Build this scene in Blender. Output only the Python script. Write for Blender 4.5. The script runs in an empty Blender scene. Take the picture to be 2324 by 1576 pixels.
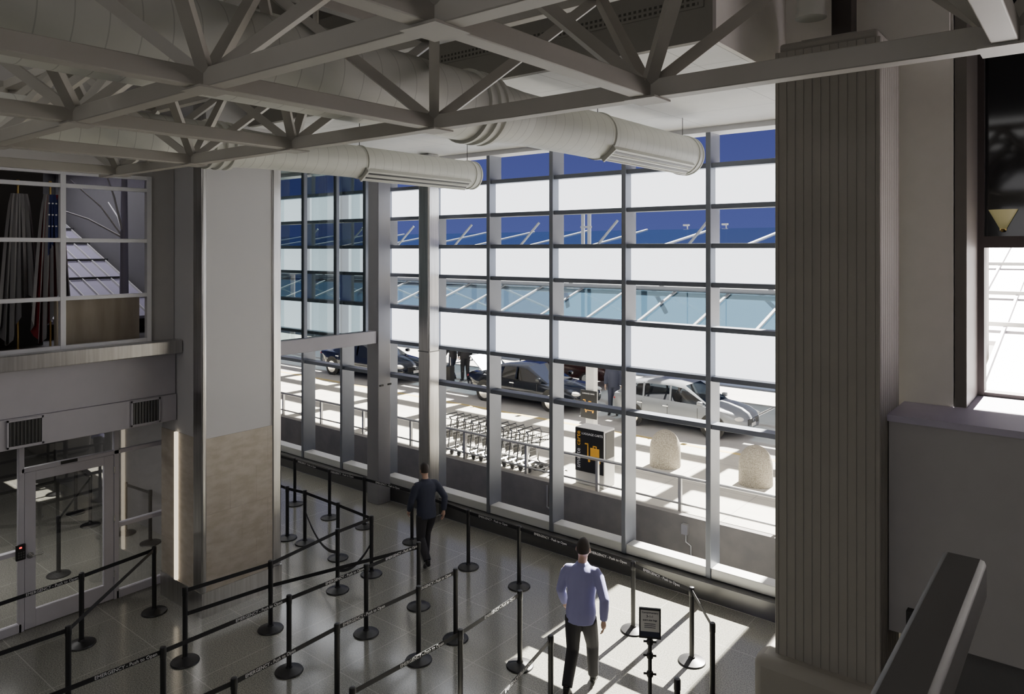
import bpy, bmesh, math, random
from mathutils import Vector as V, Matrix as M
random.seed(4)
SC=bpy.context.scene
COL=SC.collection
R=math.radians; PI=math.pi
FP,CX,CY,H=1661.,1162.,567.,5.4
YAW=R(38.85); SN,CS=math.sin(YAW),math.cos(YAW)
def at_z(px,py,z=0.):
    d=FP*(H-z)/(py-CY); r=(px-CX)/FP*d
    return V((r*CS-d*SN, d*CS+r*SN, z))

# ------------------------------------------------------------ materials
def mat(name,c,rough=.5,metal=0.,c2=None,scale=6.,bump=0.,emit=0.,ecol=None,spec=.5,detail=4,stretch=None):
    m=bpy.data.materials.new(name); m.use_nodes=True
    nt=m.node_tree; b=nt.nodes['Principled BSDF']
    b.inputs['Roughness'].default_value=rough; b.inputs['Metallic'].default_value=metal
    b.inputs['Specular IOR Level'].default_value=spec
    c=tuple(c)+(1,)
    if c2 is None: c2=tuple(min(1,x*.97) for x in c[:3])
    c2=tuple(c2)+(1,)
    tc=nt.nodes.new('ShaderNodeTexCoord'); nz=nt.nodes.new('ShaderNodeTexNoise')
    nz.inputs['Scale'].default_value=scale; nz.inputs['Detail'].default_value=detail
    if stretch:
        mp=nt.nodes.new('ShaderNodeMapping'); mp.inputs['Scale'].default_value=stretch
        nt.links.new(tc.outputs['Object'],mp.inputs['Vector']); nt.links.new(mp.outputs['Vector'],nz.inputs['Vector'])
    else: nt.links.new(tc.outputs['Object'],nz.inputs['Vector'])
    rp=nt.nodes.new('ShaderNodeValToRGB'); rp.color_ramp.elements[0].position=.35; rp.color_ramp.elements[1].position=.65
    rp.color_ramp.elements[0].color=c2; rp.color_ramp.elements[1].color=c
    nt.links.new(nz.outputs['Fac'],rp.inputs['Fac']); nt.links.new(rp.outputs['Color'],b.inputs['Base Color'])
    if bump:
        bp=nt.nodes.new('ShaderNodeBump'); bp.inputs['Strength'].default_value=bump; bp.inputs['Distance'].default_value=.02
        nt.links.new(nz.outputs['Fac'],bp.inputs['Height']); nt.links.new(bp.outputs['Normal'],b.inputs['Normal'])
    if emit:
        b.inputs['Emission Color'].default_value=(tuple(ecol)+(1,)) if ecol else c
        b.inputs['Emission Strength'].default_value=emit
    return m
def glass(name,tint,refl=.08,rough=.0,fres=True,dcol=None,dfac=0.):
    m=bpy.data.materials.new(name); m.use_nodes=True; nt=m.node_tree; nt.nodes.clear()
    out=nt.nodes.new('ShaderNodeOutputMaterial'); tr=nt.nodes.new('ShaderNodeBsdfTransparent'); gl=nt.nodes.new('ShaderNodeBsdfGlossy')
    tr.inputs['Color'].default_value=tuple(tint)+(1,); gl.inputs['Roughness'].default_value=rough
    mx=nt.nodes.new('ShaderNodeMixShader')
    lw=nt.nodes.new('ShaderNodeLayerWeight'); lw.inputs['Blend'].default_value=.3
    ma=nt.nodes.new('ShaderNodeMath'); ma.operation='MULTIPLY_ADD'
    nt.links.new(lw.outputs['Fresnel'],ma.inputs[0]); ma.inputs[1].default_value=.5 if fres else 0.; ma.inputs[2].default_value=refl
    ma.use_clamp=True
    src=tr
    if dcol:
        df=nt.nodes.new('ShaderNodeBsdfDiffuse'); df.inputs['Color'].default_value=tuple(dcol)+(1,)
        m2=nt.nodes.new('ShaderNodeMixShader'); m2.inputs[0].default_value=dfac
        nt.links.new(tr.outputs[0],m2.inputs[1]); nt.links.new(df.outputs[0],m2.inputs[2]); src=m2
    nt.links.new(ma.outputs[0],mx.inputs[0]); nt.links.new(src.outputs[0],mx.inputs[1]); nt.links.new(gl.outputs[0],mx.inputs[2])
    nt.links.new(mx.outputs[0],out.inputs['Surface'])
    return m
def gridlines(m,axes,step,width,col,off=(0,0)):
    """thin joint lines of the slabs, in object space (objects at the world origin)"""
    nt=m.node_tree; b=nt.nodes['Principled BSDF']; src=b.inputs['Base Color'].links[0].from_socket
    tc=nt.nodes.new('ShaderNodeTexCoord'); sp=nt.nodes.new('ShaderNodeSeparateXYZ'); nt.links.new(tc.outputs['Object'],sp.inputs[0])
    fac=None
    for i,(a,s) in enumerate(zip(axes,step)):
        ad=nt.nodes.new('ShaderNodeMath'); ad.operation='ADD'; ad.inputs[1].default_value=100*s+off[i]
        nt.links.new(sp.outputs[a],ad.inputs[0])
        mo=nt.nodes.new('ShaderNodeMath'); mo.operation='MODULO'; mo.inputs[1].default_value=s; nt.links.new(ad.outputs[0],mo.inputs[0])
        lt=nt.nodes.new('ShaderNodeMath'); lt.operation='LESS_THAN'; lt.inputs[1].default_value=width; nt.links.new(mo.outputs[0],lt.inputs[0])
        if fac is None: fac=lt.outputs[0]
        else:
            mx=nt.nodes.new('ShaderNodeMath'); mx.operation='MAXIMUM'; nt.links.new(fac,mx.inputs[0]); nt.links.new(lt.outputs[0],mx.inputs[1]); fac=mx.outputs[0]
    mi=nt.nodes.new('ShaderNodeMix'); mi.data_type='RGBA'
    nt.links.new(fac,mi.inputs['Factor']); nt.links.new(src,mi.inputs['A']); mi.inputs['B'].default_value=tuple(col)+(1,)
    nt.links.new(mi.outputs['Result'],b.inputs['Base Color'])
X={}
X['wall']=mat('painted_wall',(.46,.445,.435),.7)
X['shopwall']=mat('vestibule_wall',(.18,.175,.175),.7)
X['wallpink']=mat('soffit_paint',(.42,.40,.43),.65)
X['doorframe']=mat('door_paint',(.56,.54,.59),.5)
X['cornerpost']=mat('corner_post_paint',(.26,.255,.27),.5,.2)
X['colwall']=mat('column_paint',(.54,.53,.535),.7,c2=(.535,.525,.53))
X['white']=mat('ceiling_white',(.80,.77,.70),.75)
X['deck']=mat('ceiling_dark',(.17,.16,.145),.8)
X['bulk']=mat('bulkhead_paint',(.27,.255,.225),.8)
X['slots']=mat('slotted_strip',(.27,.255,.225),.8); gridlines(X['slots'],(0,),(.055,),.030,(.08,.075,.065))
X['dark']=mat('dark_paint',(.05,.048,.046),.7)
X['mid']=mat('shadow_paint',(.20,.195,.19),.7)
X['steelpaint']=mat('truss_paint',(.38,.36,.315),.5,c2=(.36,.34,.295),scale=3)
X['duct']=mat('duct_paint',(.60,.60,.545),.42,c2=(.57,.57,.515),scale=2)
X['ductline']=mat('duct_seam',(.43,.43,.39),.5)
X['inox']=mat('stainless',(.62,.61,.60),.28,1.,c2=(.5,.49,.48),scale=4,stretch=(8,8,.3))
X['alu']=mat('window_aluminium',(.19,.205,.24),.4,.3)
X['transom']=mat('transom_aluminium',(.15,.165,.20),.4,.3)
X['alulight']=mat('light_aluminium',(.66,.66,.69),.4,.3)
X['alusill']=mat('sill_aluminium',(.66,.67,.65),.35,.2)
X['canopyrib']=mat('canopy_rib',(.28,.30,.33),.5,.2)
X['darkmetal']=mat('dark_metal',(.14,.14,.14),.3,.7)
X['black']=mat('black_powdercoat',(.012,.012,.013),.42)
X['rubber']=mat('black_rubber',(.02,.02,.02),.8)
X['belt']=mat('black_webbing',(.012,.012,.014),.7,scale=200)
X['letter']=mat('white_print',(.75,.75,.75),.6)
X['orange']=mat('orange_print',(.85,.42,.03),.5)
X['trav']=mat('travertine',(.50,.45,.38),.55,c2=(.41,.355,.28),scale=5,detail=12,bump=.08,stretch=(1,1,2.2))
X['terr']=mat('terrazzo',(.285,.28,.245),.15,c2=(.125,.125,.108),scale=65,detail=2,spec=.95)
gridlines(X['terr'],(0,1),(1.22,1.22),.011,(.33,.325,.29),(.3,.2))
X['conc']=mat('pavement',(.44,.425,.375),.8,c2=(.39,.375,.33),scale=2)
gridlines(X['conc'],(0,1),(1.8,1.8),.02,(.28,.27,.245))
X['road']=mat('road_concrete',(.38,.37,.36),.8,c2=(.33,.325,.31),scale=1.5)
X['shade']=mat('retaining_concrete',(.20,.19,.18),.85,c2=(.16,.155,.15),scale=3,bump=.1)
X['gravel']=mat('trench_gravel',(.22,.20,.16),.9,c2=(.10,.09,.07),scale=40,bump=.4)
X['aggr']=mat('exposed_aggregate',(.33,.30,.24),.85,c2=(.17,.15,.115),scale=45,bump=.3)
X['flute']=mat('fluted_concrete',(.35,.33,.29),.75,c2=(.335,.315,.275),scale=2,bump=.0)
X['yellow']=mat('yellow_line',(.50,.38,.14),.7)
X['gwall']=glass('green_glass',(.46,.53,.54),.10)
X['shopglass']=glass('shop_glass',(.90,.90,.90),.16)
X['sideglass']=glass('sidelight_glass',(.90,.90,.90),.14)
X['officeglass']=glass('office_glass',(.80,.78,.84),.08)
X['canopyglass']=glass('canopy_glass',(.30,.46,.60),.06,dcol=(.020,.046,.072),dfac=.92)
X['canopyblue']=glass('canopy_blue_glass',(.15,.22,.45),.05,dcol=(.004,.009,.027),dfac=.9)
X['frost']=mat('frosted_glass_glow',(.9,.9,.9),.5,emit=3.,ecol=(.93,.95,1.))  # emission stands in for daylight glowing through the frosted panes
X['lamp']=mat('lit_lamp',(1,.9,.7),.5,emit=1.5,ecol=(1,.86,.66))
X['sconce']=mat('sconce_reflection',(.2,.18,.09),.5,emit=.14,ecol=(.9,.78,.35))
X['red']=mat('red_led',(.9,.02,.02),.4,emit=3.,ecol=(1,.03,.03))
X['wood']=mat('pale_wood',(.36,.31,.24),.5,c2=(.27,.225,.17),scale=6,stretch=(1,1,.15))
X['drape']=mat('dark_red_drape',(.14,.02,.02),.9)
X['flagwhite']=mat('flag_white',(.24,.23,.235),.8)
X['flagred']=mat('flag_red',(.22,.02,.028),.8)
X['flagblue']=mat('flag_blue',(.02,.03,.12),.8)
X['brass']=mat('brass',(.6,.42,.15),.3,1.)
X['panelblack']=mat('black_glazing',(.008,.008,.009),.06)
X['brown']=mat('brown_steel',(.05,.04,.035),.5,.4)
X['brownframe']=mat('brown_frame',(.15,.135,.115),.5,.3)
X['ledge']=mat('parapet_paint',(.50,.47,.57),.55)
X['rail']=mat('rail_paint',(.10,.094,.085),.6,.0)
X['chrome']=mat('chrome',(.75,.75,.75),.18,1.)
X['cart']=mat('cart_metal',(.20,.20,.20),.3,1.)
X['galv']=mat('galvanised_rail',(.40,.40,.40),.4,.6)
X['roofmetal']=mat('white_roof_metal',(.50,.48,.52),.5)
X['lavmetal']=mat('lavender_reflection_metal',(.36,.34,.43),.5)
X['silver']=mat('silver_car_paint',(.20,.215,.235),.3,.2)
X['carblack']=mat('black_car_paint',(.008,.010,.016),.12,.2)
X['carred']=mat('dark_red_car_paint',(.03,.008,.009),.2,.2)
X['carglass']=glass('car_glass',(.14,.16,.18),.06)
X['skin']=mat('skin',(.50,.32,.24),.55)
X['hair']=mat('dark_hair',(.03,.022,.018),.7)
X['shirt']=mat('lavender_shirt',(.27,.27,.50),.8)
X['trouser']=mat('black_trousers',(.025,.024,.028),.85)
X['navy']=mat('navy_cloth',(.03,.035,.06),.85)
X['shoe']=mat('black_leather',(.012,.012,.012),.35)
X['eye']=mat('eye_white',(.8,.8,.8),.3)
X['whitecloth']=mat('white_cloth',(.7,.7,.7),.8)
X['post']=mat('white_post_paint',(.60,.59,.57),.5)
# ------------------------------------------------------------ mesh builder
def wm(o):
    m=o.matrix_basis.copy()
    while o.parent: o=o.parent; m=o.matrix_basis@m
    return m
class MB:
    def __init__(s): s.bm=bmesh.new(); s.mi=0
    def f(s,vs):
        try:
            q=s.bm.faces.new(vs); q.material_index=s.mi; return q
        except ValueError: return None
    def v(s,p): return s.bm.verts.new(p)
    def b(s,x0,x1,y0,y1,z0,z1):
        c=[s.v((x,y,z)) for z in (z0,z1) for x,y in ((x0,y0),(x1,y0),(x1,y1),(x0,y1))]
        for q in ((3,2,1,0),(4,5,6,7),(0,1,5,4),(1,2,6,5),(2,3,7,6),(3,0,4,7)): s.f([c[i] for i in q])
        return s
    def bar(s,p,q,w,h,up=(0,0,1)):
        p,q=V(p),V(q); d=(q-p).normalized(); u=V(up)
        if abs(d.dot(u))>.98: u=V((0,1,0))
        r=d.cross(u).normalized()*w/2; u=r.cross(d).normalized()*h/2
        c=[s.v(o+a*r+b_*u) for o in (p,q) for a,b_ in ((-1,-1),(1,-1),(1,1),(-1,1))]
        for k in ((3,2,1,0),(4,5,6,7),(0,1,5,4),(1,2,6,5),(2,3,7,6),(3,0,4,7)): s.f([c[i] for i in k])
        return s
    def loft(s,rings,cap=True,closed=True):
        vs=[[s.v(p) for p in r] for r in rings]; n=len(rings[0])
        for a,b_ in zip(vs,vs[1:]):
            for i in range(n if closed else n-1):
                j=(i+1)%n; s.f([a[i],a[j],b_[j],b_[i]])
        if cap: s.f(list(reversed(vs[0]))); s.f(vs[-1])
        return s
    def path(s,pts,rad,n=10):
        pts=[V(p) for p in pts]
        if not hasattr(rad,'__len__'): rad=[rad]*len(pts)
        rings=[]; ref=None
        for i,p in enumerate(pts):
            a=pts[max(0,i-1)]; c=pts[min(len(pts)-1,i+1)]; d=(c-a).normalized()
            if ref is None:
                ref=V((0,0,1)) if abs(d.z)<.9 else V((1,0,0))
            u=(ref-d*ref.dot(d)).normalized(); w=d.cross(u); ref=u
            rings.append([p+(u*math.cos(t)+w*math.sin(t))*rad[i] for t in [2*PI*k/n for k in range(n)]])
        return s.loft(rings)
    def tube(s,p,q,r,r2=None,n=12): return s.path([p,q],[r,r if r2 is None else r2],n)
    def lathe(s,prof,o=(0,0,0),ax='Z',n=24):
        o=V(o); rings=[]
        for r,h in prof:
            ring=[]
            for k in range(n):
                a=2*PI*k/n; c,d=r*math.cos(a),r*math.sin(a)
                ring.append(o+(V((c,d,h)) if ax=='Z' else V((d,h,c)) if ax=='Y' else V((h,c,d))))
            rings.append(ring)
        return s.loft(rings)
    def prism(s,poly,z0,z1,T=None):
        r=[[V((x,y,z)) for x,y in poly] for z in (z0,z1)]
        if T: r=[[T@p for p in q] for q in r]
        return s.loft(r)
    def ball(s,c,r,seg=16):
        c=V(c); r=V(r) if hasattr(r,'__len__') else V((r,r,r)); rings=[]
        nn=seg//2+1
        for i in range(1,nn):
            t=PI*i/nn; rings.append([c+V((r.x*math.sin(t)*math.cos(a),r.y*math.sin(t)*math.sin(a),-r.z*math.cos(t))) for a in [2*PI*k/seg for k in range(seg)]])
        return s.loft(rings)
    def build(s,name,mats,parent=None,world=True,bevel=0,smooth=True,ang=35):
        me=bpy.data.meshes.new(name); bmesh.ops.recalc_face_normals(s.bm,faces=s.bm.faces); s.bm.to_mesh(me); s.bm.free()
        if not isinstance(mats,(list,tuple)): mats=[mats]
        for m in mats: me.materials.append(X[m] if isinstance(m,str) else m)
        if smooth:
            for p in me.polygons: p.use_smooth=True
            me.set_sharp_from_angle(angle=R(ang))
        o=bpy.data.objects.new(name,me); COL.objects.link(o)
        if parent:
            if world: me.transform(wm(parent).inverted())
            o.parent=parent
        if bevel:
            bv=o.modifiers.new('bevel','BEVEL'); bv.width=bevel; bv.segments=2; bv.limit_method='ANGLE'
        return o
def thing(name,label,cat,loc=(0,0,0),rz=0,group=None):
    o=bpy.data.objects.new(name,None); COL.objects.link(o); o.location=loc; o.rotation_euler=(0,0,rz); o.empty_display_size=.2
    o['label']=label; o['category']=cat
    if group: o['group']=group
    return o
def tag(o,label,cat,group=None):
    o['label']=label; o['category']=cat
    if group: o['group']=group
    return o
def st(o): o['kind']='structure'; return o
def sroot(name,loc=(0,0,0)):
    o=bpy.data.objects.new(name,None); COL.objects.link(o); o.location=loc; o['kind']='structure'; return o
def box(name,m,x0,x1,y0,y1,z0,z1,parent=None,bevel=0): return MB().b(x0,x1,y0,y1,z0,z1).build(name,m,parent,bevel=bevel)
def dup(root,loc,rz,label):
    def cp(o,par):
        c=o.copy(); COL.objects.link(c); c.parent=par
        for ch in list(o.children): cp(ch,c)
        return c
    r=cp(root,None); r.location=loc; r.rotation_euler=(0,0,rz); r['label']=label
    return r
def text_mesh(body,size,depth=.001):
    cu=bpy.data.curves.new('lettering','FONT'); cu.body=body; cu.size=size; cu.align_x='CENTER'; cu.align_y='CENTER'; cu.extrude=depth; cu.resolution_u=2
    o=bpy.data.objects.new('tmp',cu); COL.objects.link(o); dg=bpy.context.evaluated_depsgraph_get()
    me=bpy.data.meshes.new_from_object(o.evaluated_get(dg)); bpy.data.objects.remove(o); me.materials.clear()
    return me
def put_text(me,m,pos,xdir,parent,ydir=(0,0,1),name='lettering'):
    xd=V(xdir).normalized(); yd=V(ydir).normalized(); n=xd.cross(yd)
    if len(me.materials)==0: me.materials.append(X[m])
    o=bpy.data.objects.new(name,me); COL.objects.link(o)
    W=M((( xd.x,yd.x,n.x,pos[0]),(xd.y,yd.y,n.y,pos[1]),(xd.z,yd.z,n.z,pos[2]),(0,0,0,1)))
    o.parent=parent; o.matrix_basis=wm(parent).inverted()@W
    return o

# ------------------------------------------------------------ setting
st(box('floor','terr',-24,5,-7,10.62,-.2,0))
st(box('wall_back','wall',-24,5,-7.2,-7,0,8.6))
st(box('wall_right','wall',5,5.2,-7.2,9.3,0,8.6))
st(box('wall_far_left','wall',-24.2,-24,-7.2,11.1,0,8.6))
st(box('ceiling','deck',-24,5,-7,9.3,8.6,8.8))
cs=mat('soffit_panels',(.80,.79,.76),.7); gridlines(cs,(0,1),(1.5,1.2),.012,(.55,.54,.52),(.25,.1))
st(MB().b(-24,-2.78,6.33,11.2,7.3,7.5).b(-2.78,-1.15,8.26,11.2,7.3,7.5).build('ceiling_soffit',cs))
st(box('wall_bulkhead','bulk',-24,-2.72,6.25,6.325,7.3,8.62))
st(MB().b(-2.775,-2.72,6.326,8.2,7.3,8.62).b(-2.775,-1.15,8.2,8.255,7.3,8.62).build('wall_bulkhead_return','white'))
st(box('wall_upper','wall',-24,5,11.2,11.4,7.3,12.9))
st(box('trim_1','alulight',-24,-1.96,10.72,11.1,7.22,7.3))
# curtain wall
TZ=[6.71,6.07,5.46,4.85,4.16,3.39,2.65]
rows=[(7.24,6.71,0),(6.71,6.07,1),(6.07,5.46,0),(5.46,4.85,1),(4.85,4.16,0),(4.16,3.39,1),(3.39,2.65,0),(2.65,.46,0)]
for n in range(11):
    x1=-1.75-1.5*n; x0=x1-1.5
    r=sroot('window_%d'%(n+1),(x0,10.9,0))
    box('mullion','alu',x0-.04,x0+.04,10.74,11.10,.3,7.24,r,bevel=.006)
    for z in TZ: box('transom','transom',x0+.041,x1-.041,10.78,11.0,z-.038,z+.038,r,bevel=.005)
    box('window_sill','alusill',x0+.041,x1-.041,10.76,11.02,.3,.46,r,bevel=.01)
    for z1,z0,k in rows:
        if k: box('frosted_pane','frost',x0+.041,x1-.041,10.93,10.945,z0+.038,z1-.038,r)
st(box('baseboard_window','darkmetal',-24,-1.96,10.62,11.04,0,.29,bevel=.01))
# glazed screen wall over opening
XW=-12.05
w=sroot('window_12',(XW,8.5,0))
box('header_beam','wallpink',XW-.12,XW+.12,6.8,10.25,3.42,3.68,w,bevel=.01)
for y in (6.95,7.75,8.53,9.3,10.05): box('mullion','alu',XW-.05,XW+.05,y-.035,y+.035,3.68,7.3,w)
box('top_frame','alu',XW-.05,XW+.05,6.8,10.25,7.1,7.3,w)
for a,b_ in ((6.985,7.715),(7.785,8.495),(8.565,9.265),(9.335,10.015)): box('pane','gwall',XW-.008,XW+.008,a,b_,3.68,7.1,w)
st(box('trim_2','cornerpost',XW-.2,XW+.16,10.26,10.6,0,7.3,bevel=.01))
cl=thing('security_bracket','pair of small dark latch plates on the grey corner post','latch',(XW+.16,10.25,2.5))
for dy in (0,.22): box('latch_plate','dark',XW+.16,XW+.175,10.3+dy,10.4+dy,2.5,2.535,cl)
# stainless column beside the glass
c=thing('steel_column','slim brushed stainless column just inside the glass wall','column',(-10.42,10.3,0))
MB().b(-10.57,-10.27,10.15,10.45,0,7.3).build('shaft','inox',c,bevel=.03)
box('base_collar','inox',-10.59,-10.25,10.13,10.47,0,.12,c)
box('joint_band','darkmetal',-10.575,-10.265,10.145,10.455,3.38,3.4,c)

# left clad column
c=thing('clad_column','broad column with travertine lower cladding and stainless corner strips','column',(-11,6.1,0))
box('plaster_shaft','colwall',-11.5,-10.26,5.51,6.79,2.61,8.6,c)
mt=MB()
for k in range(4):
    z0=.36+k*.563
    nn=3
    for j in range(nn):
        off=.2 if k%2 else 0
        ya,yb=5.5+j*.44+ (0 if j==0 else off), 5.5+(j+1)*.44+(0 if j==nn-1 else off)
        yb=min(yb,6.8)
        mt.b(-11.0,-10.25,ya+.0008,yb-.0008,z0+.0008,z0+.562)
    mt.b(-11.5,-11.001,5.5,5.9,z0+.0008,z0+.562)
mt.build('travertine_cladding','trav',c)
box('core','dark',-11.48,-10.3,5.55,6.75,.3,2.62,c)
box('base_plate','inox',-11.5,-10.23,5.48,6.82,0,.36,c)
box('corner_strip','inox',-10.5,-10.235,5.485,5.56,.36,7.6,c,bevel=.02)
box('corner_strip','inox',-10.5,-10.235,6.66,6.815,.36,7.6,c,bevel=.02)
s=tag(box('strip_light','lamp',-11.02,-10.96,5.46,5.498,.37,2.62),'tall thin lit strip light on the travertine column side','light')
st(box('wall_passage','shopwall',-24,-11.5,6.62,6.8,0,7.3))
# office storey
XO=-11.1
st(MB().b(XO-.15,XO,-3,5.5,6.49,8.6).b(XO-.15,XO,5.13,5.5,4.03,6.49).b(XO-.15,XO,-3,2.75,4.03,6.49).build('wall_office','wall'))
w=sroot('window_13',(XO,4,4.03))
m=MB()
for y in (2.78,3.94,5.10): m.b(XO-.02,XO+.06,y-.035,y+.035,4.03,6.49)
for z in (4.06,4.73,5.53,6.28,6.46): m.b(XO-.018,XO+.055,2.75,5.13,z-.028,z+.028)
m.build('window_frame','alulight',w,bevel=.004)
for a,b_ in ((3.975,5.065),):
    for z0,z1 in ((6.31,6.43),): box('pane','officeglass',XO-.006,XO+.006,a,b_,z0,z1,w)
st(box('trim_3','inox',-11.03,-10.82,-3,5.495,3.84,4.04,bevel=.012))
st(MB().b(-11.25,-11.03,-3,5.495,3.2,3.84).b(-11.25,-11.0,-3,5.495,2.8,3.2).build('wall_fascia','wallpink',bevel=.01))
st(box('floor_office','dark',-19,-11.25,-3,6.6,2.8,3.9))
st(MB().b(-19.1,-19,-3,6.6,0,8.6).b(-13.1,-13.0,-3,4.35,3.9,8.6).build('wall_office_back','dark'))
# ribbed slope and mast added in place of reflections in the right office panes
oc=thing('reflection_slope','pale lavender ribbed slope standing in for reflections in the right office panes','canopy',(-15.5,5.4,3.9))
CA,CB=V((-13.6,0,4.15)),V((-18.6,0,6.05))
def cf(t,y,dz=0): p=CA.lerp(CB,t); return V((p.x,y,p.z+dz))
m=MB(); m.loft([[cf(0,4.4),cf(0,6.58),cf(0,6.58,.05),cf(0,4.4,.05)],[cf(1,4.4),cf(1,6.58),cf(1,6.58,.05),cf(1,4.4,.05)]]); m.build('slope','lavmetal',oc)
for i in range(9): MB().bar(cf(0,4.45+i*.26,.07),cf(1,4.45+i*.26,.07),.02,.05).build('rib','post',oc)
for t in (.15,.32,.5,.68,.85): MB().bar(cf(t,4.4,.09),cf(t,6.58,.09),.03,.05).build('cross_rib','darkmetal',oc)
for y in (4.6,6.4): MB().tube((-18.2,y,3.9),(-18.2,y,5.85),.06).build('post','darkmetal',oc)
mm=thing('reflection_mast','grey mast with thin white branching rods standing in for reflections in right office panes','mast',(-13.4,5.75,3.9))
MB().tube((-13.4,5.75,3.9),(-13.4,5.75,7.4),.08,.045).build('pole','lavmetal',mm)
for a,b_,c_ in ((-.4,-.8,1.0),(-.9,-1.1,.6),(.2,-.5,1.3),(-1.3,.3,.7)): MB().path([(-13.4,5.75,5.6),(-13.4+a*.4,5.75+b_*.4,5.6+c_*.55),(-13.4+a,5.75+b_*.9,5.6+c_)],[.02,.016,.01],6).build('rod','post',mm)
for (px,lab) in ((57,'left louvred air vent in the grey fascia, nearer the picture edge'),(330,'right louvred air vent in the grey fascia, nearer the column')):
    t=(px-CX)/FP; dx,dy=-SN+t*CS,CS+t*SN; y=11.0/abs(dx)*dy
    v=thing('air_vent',lab,'vent',(-11.0,y,2.98))
    box('backing','dark',-10.998,-10.99,y-.19,y+.19,2.84,3.17,v)
    fr=MB(); fr.b(-10.998,-10.975,y-.21,y+.21,3.165,3.19).b(-10.998,-10.975,y-.21,y+.21,2.82,2.845).b(-10.998,-10.975,y-.21,y-.19,2.82,3.19).b(-10.998,-10.975,y+.19,y+.21,2.82,3.19)
    fr.build('frame','wallpink',v)
    lm=MB()
    for k in range(9): lm.b(-10.992,-10.978,y-.18+k*.0425,y-.18+k*.0425+.012,2.845,3.165)
    lm.build('louvre','darkmetal',v)
# shopfront
XS=-11.9
sh=sroot('window_14',(XS,3,0))
m=MB()
for y in (1.2,3.70,4.98,5.82): m.b(XS-.04,XS+.04,y-.035,y+.035,0,2.8)
m.b(XS-.04,XS+.04,1.2,5.85,2.68,2.8); m.b(XS-.04,XS+.04,3.7,5.82,2.24,2.3)
m.b(XS-.04,XS+.04,1.2,3.7,0,.12).b(XS-.04,XS+.04,4.98,5.82,0,.12).b(XS-.05,XS+.05,5.0,5.82,1.1,1.16).b(XS-.05,XS+.05,1.2,3.7,1.1,1.16)
m.build('window_frame','doorframe',sh,bevel=.004)
for a,b_,z0,z1,gm in ((1.235,3.665,.12,2.68,'shopglass'),(3.735,4.945,2.3,2.68,'shopglass'),(5.015,5.785,.12,2.68,'sideglass')): box('pane',gm,XS-.006,XS+.006,a,b_,z0,z1,sh)
d=sroot('door_1',(XS,4.3,0))
m=MB(); m.b(XS-.03,XS+.03,3.74,3.88,.01,2.235).b(XS-.03,XS+.03,4.80,4.94,.01,2.235).b(XS-.03,XS+.03,3.88,4.8,.01,.26).b(XS-.03,XS+.03,3.88,4.8,2.1,2.235)
m.build('door_frame','doorframe',d,bevel=.004); box('door_glass','shopglass',XS-.006,XS+.006,3.88,4.8,.26,2.1,d)
h=MB(); h.tube((XS+.03,3.81,1.05),(XS+.09,3.81,1.05),.02).tube((XS+.08,3.81,1.05),(XS+.08,3.96,1.05),.012).tube((XS+.03,3.81,1.05),(XS+.038,3.81,1.05),.045); h.build('door_handle','chrome',d)
for z in (.35,1.2,1.95): MB().tube((XS+.035,4.945,z),(XS+.035,4.945,z+.1),.012).build('hinge','chrome',d)
tag(box('door_plate','black',XS+.04,XS+.052,4.2,4.42,2.255,2.30),'small black name plate above the glass door','sign')
k=thing('keypad','black door keypad with glowing red light beside the door','keypad',(XS+.04,3.68,1.03))
box('casing','black',XS+.04,XS+.08,3.62,3.74,1.03,1.25,k,bevel=.008); box('red_light','red',XS+.08,XS+.084,3.66,3.69,1.20,1.22,k)
kb=MB()
for i in range(3):
    for j in range(3): kb.b(XS+.08,XS+.083,3.645+i*.03,3.663+i*.03,1.06+j*.035,1.082+j*.035)
kb.build('button_grid','darkmetal',k)
# office contents
p=tag(box('wood_panel','wood',-11.5,-11.4,3.98,5.12,3.91,4.72,bevel=.01),'pale veined wooden panel behind the lower right office pane','panel')
def flag(name,label,y,x,us):
    f=thing(name,label,'flag',(x,y,3.9))
    MB().tube((x,y,3.92),(x,y,6.3),.014).build('pole','brass',f)
    MB().lathe([(.15,0),(.15,.03),(.05,.06),(.02,.12)],(x,y,3.9)).build('base','brass',f)
    MB().ball((x,y,6.33),(.03,.03,.05),10).build('finial','brass',f)
    m=MB(); nu,nv=27,14; g=[]
    for i in range(nu+1):
        row=[]
        for j in range(nv+1):
            v_=j/nv; sp=.10+.17*v_**.7; u=i/nu-.5
            row.append(m.v((x+.05+.05*math.sin(i*1.5+v_)*(.4+v_), y+u*2*sp+.02*math.sin(i*2.1), 6.18-v_*(1.75+.35*math.sin(i*.25)))))
        g.append(row)
    for i in range(nu):
        for j in range(nv):
            if us: m.mi=2 if (j<6 and 8<i<22) else (1 if (i//2)%2 else 0)
            else: m.mi=0
            m.f([g[i][j],g[i+1][j],g[i+1][j+1],g[i][j+1]])
    m.build('cloth',['flagwhite','flagred','flagblue'],f)
    if us:
        for a in range(4):
            for b_ in range(3): MB().ball((x+.13,y-.06+a*.045,6.05-b_*.16),(.004,.014,.014),6).build('star','whitecloth',f)
flag('flag','white draped flag on a pole behind the left office window',3.62,-11.75,False)
flag('flag','striped flag with starred blue canton behind the office window',3.98,-11.62,True)
dr=MB(); rr=[]
for z in (3.92,8.4): rr.append([V((-12.3+.06*math.sin(i*1.3),2.3+i*.05,z)) for i in range(26)])
dr.loft(rr,cap=False,closed=False); tag(dr.build('curtain','drape'),'dark red curtain hanging at the back of the office window','curtain')

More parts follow.
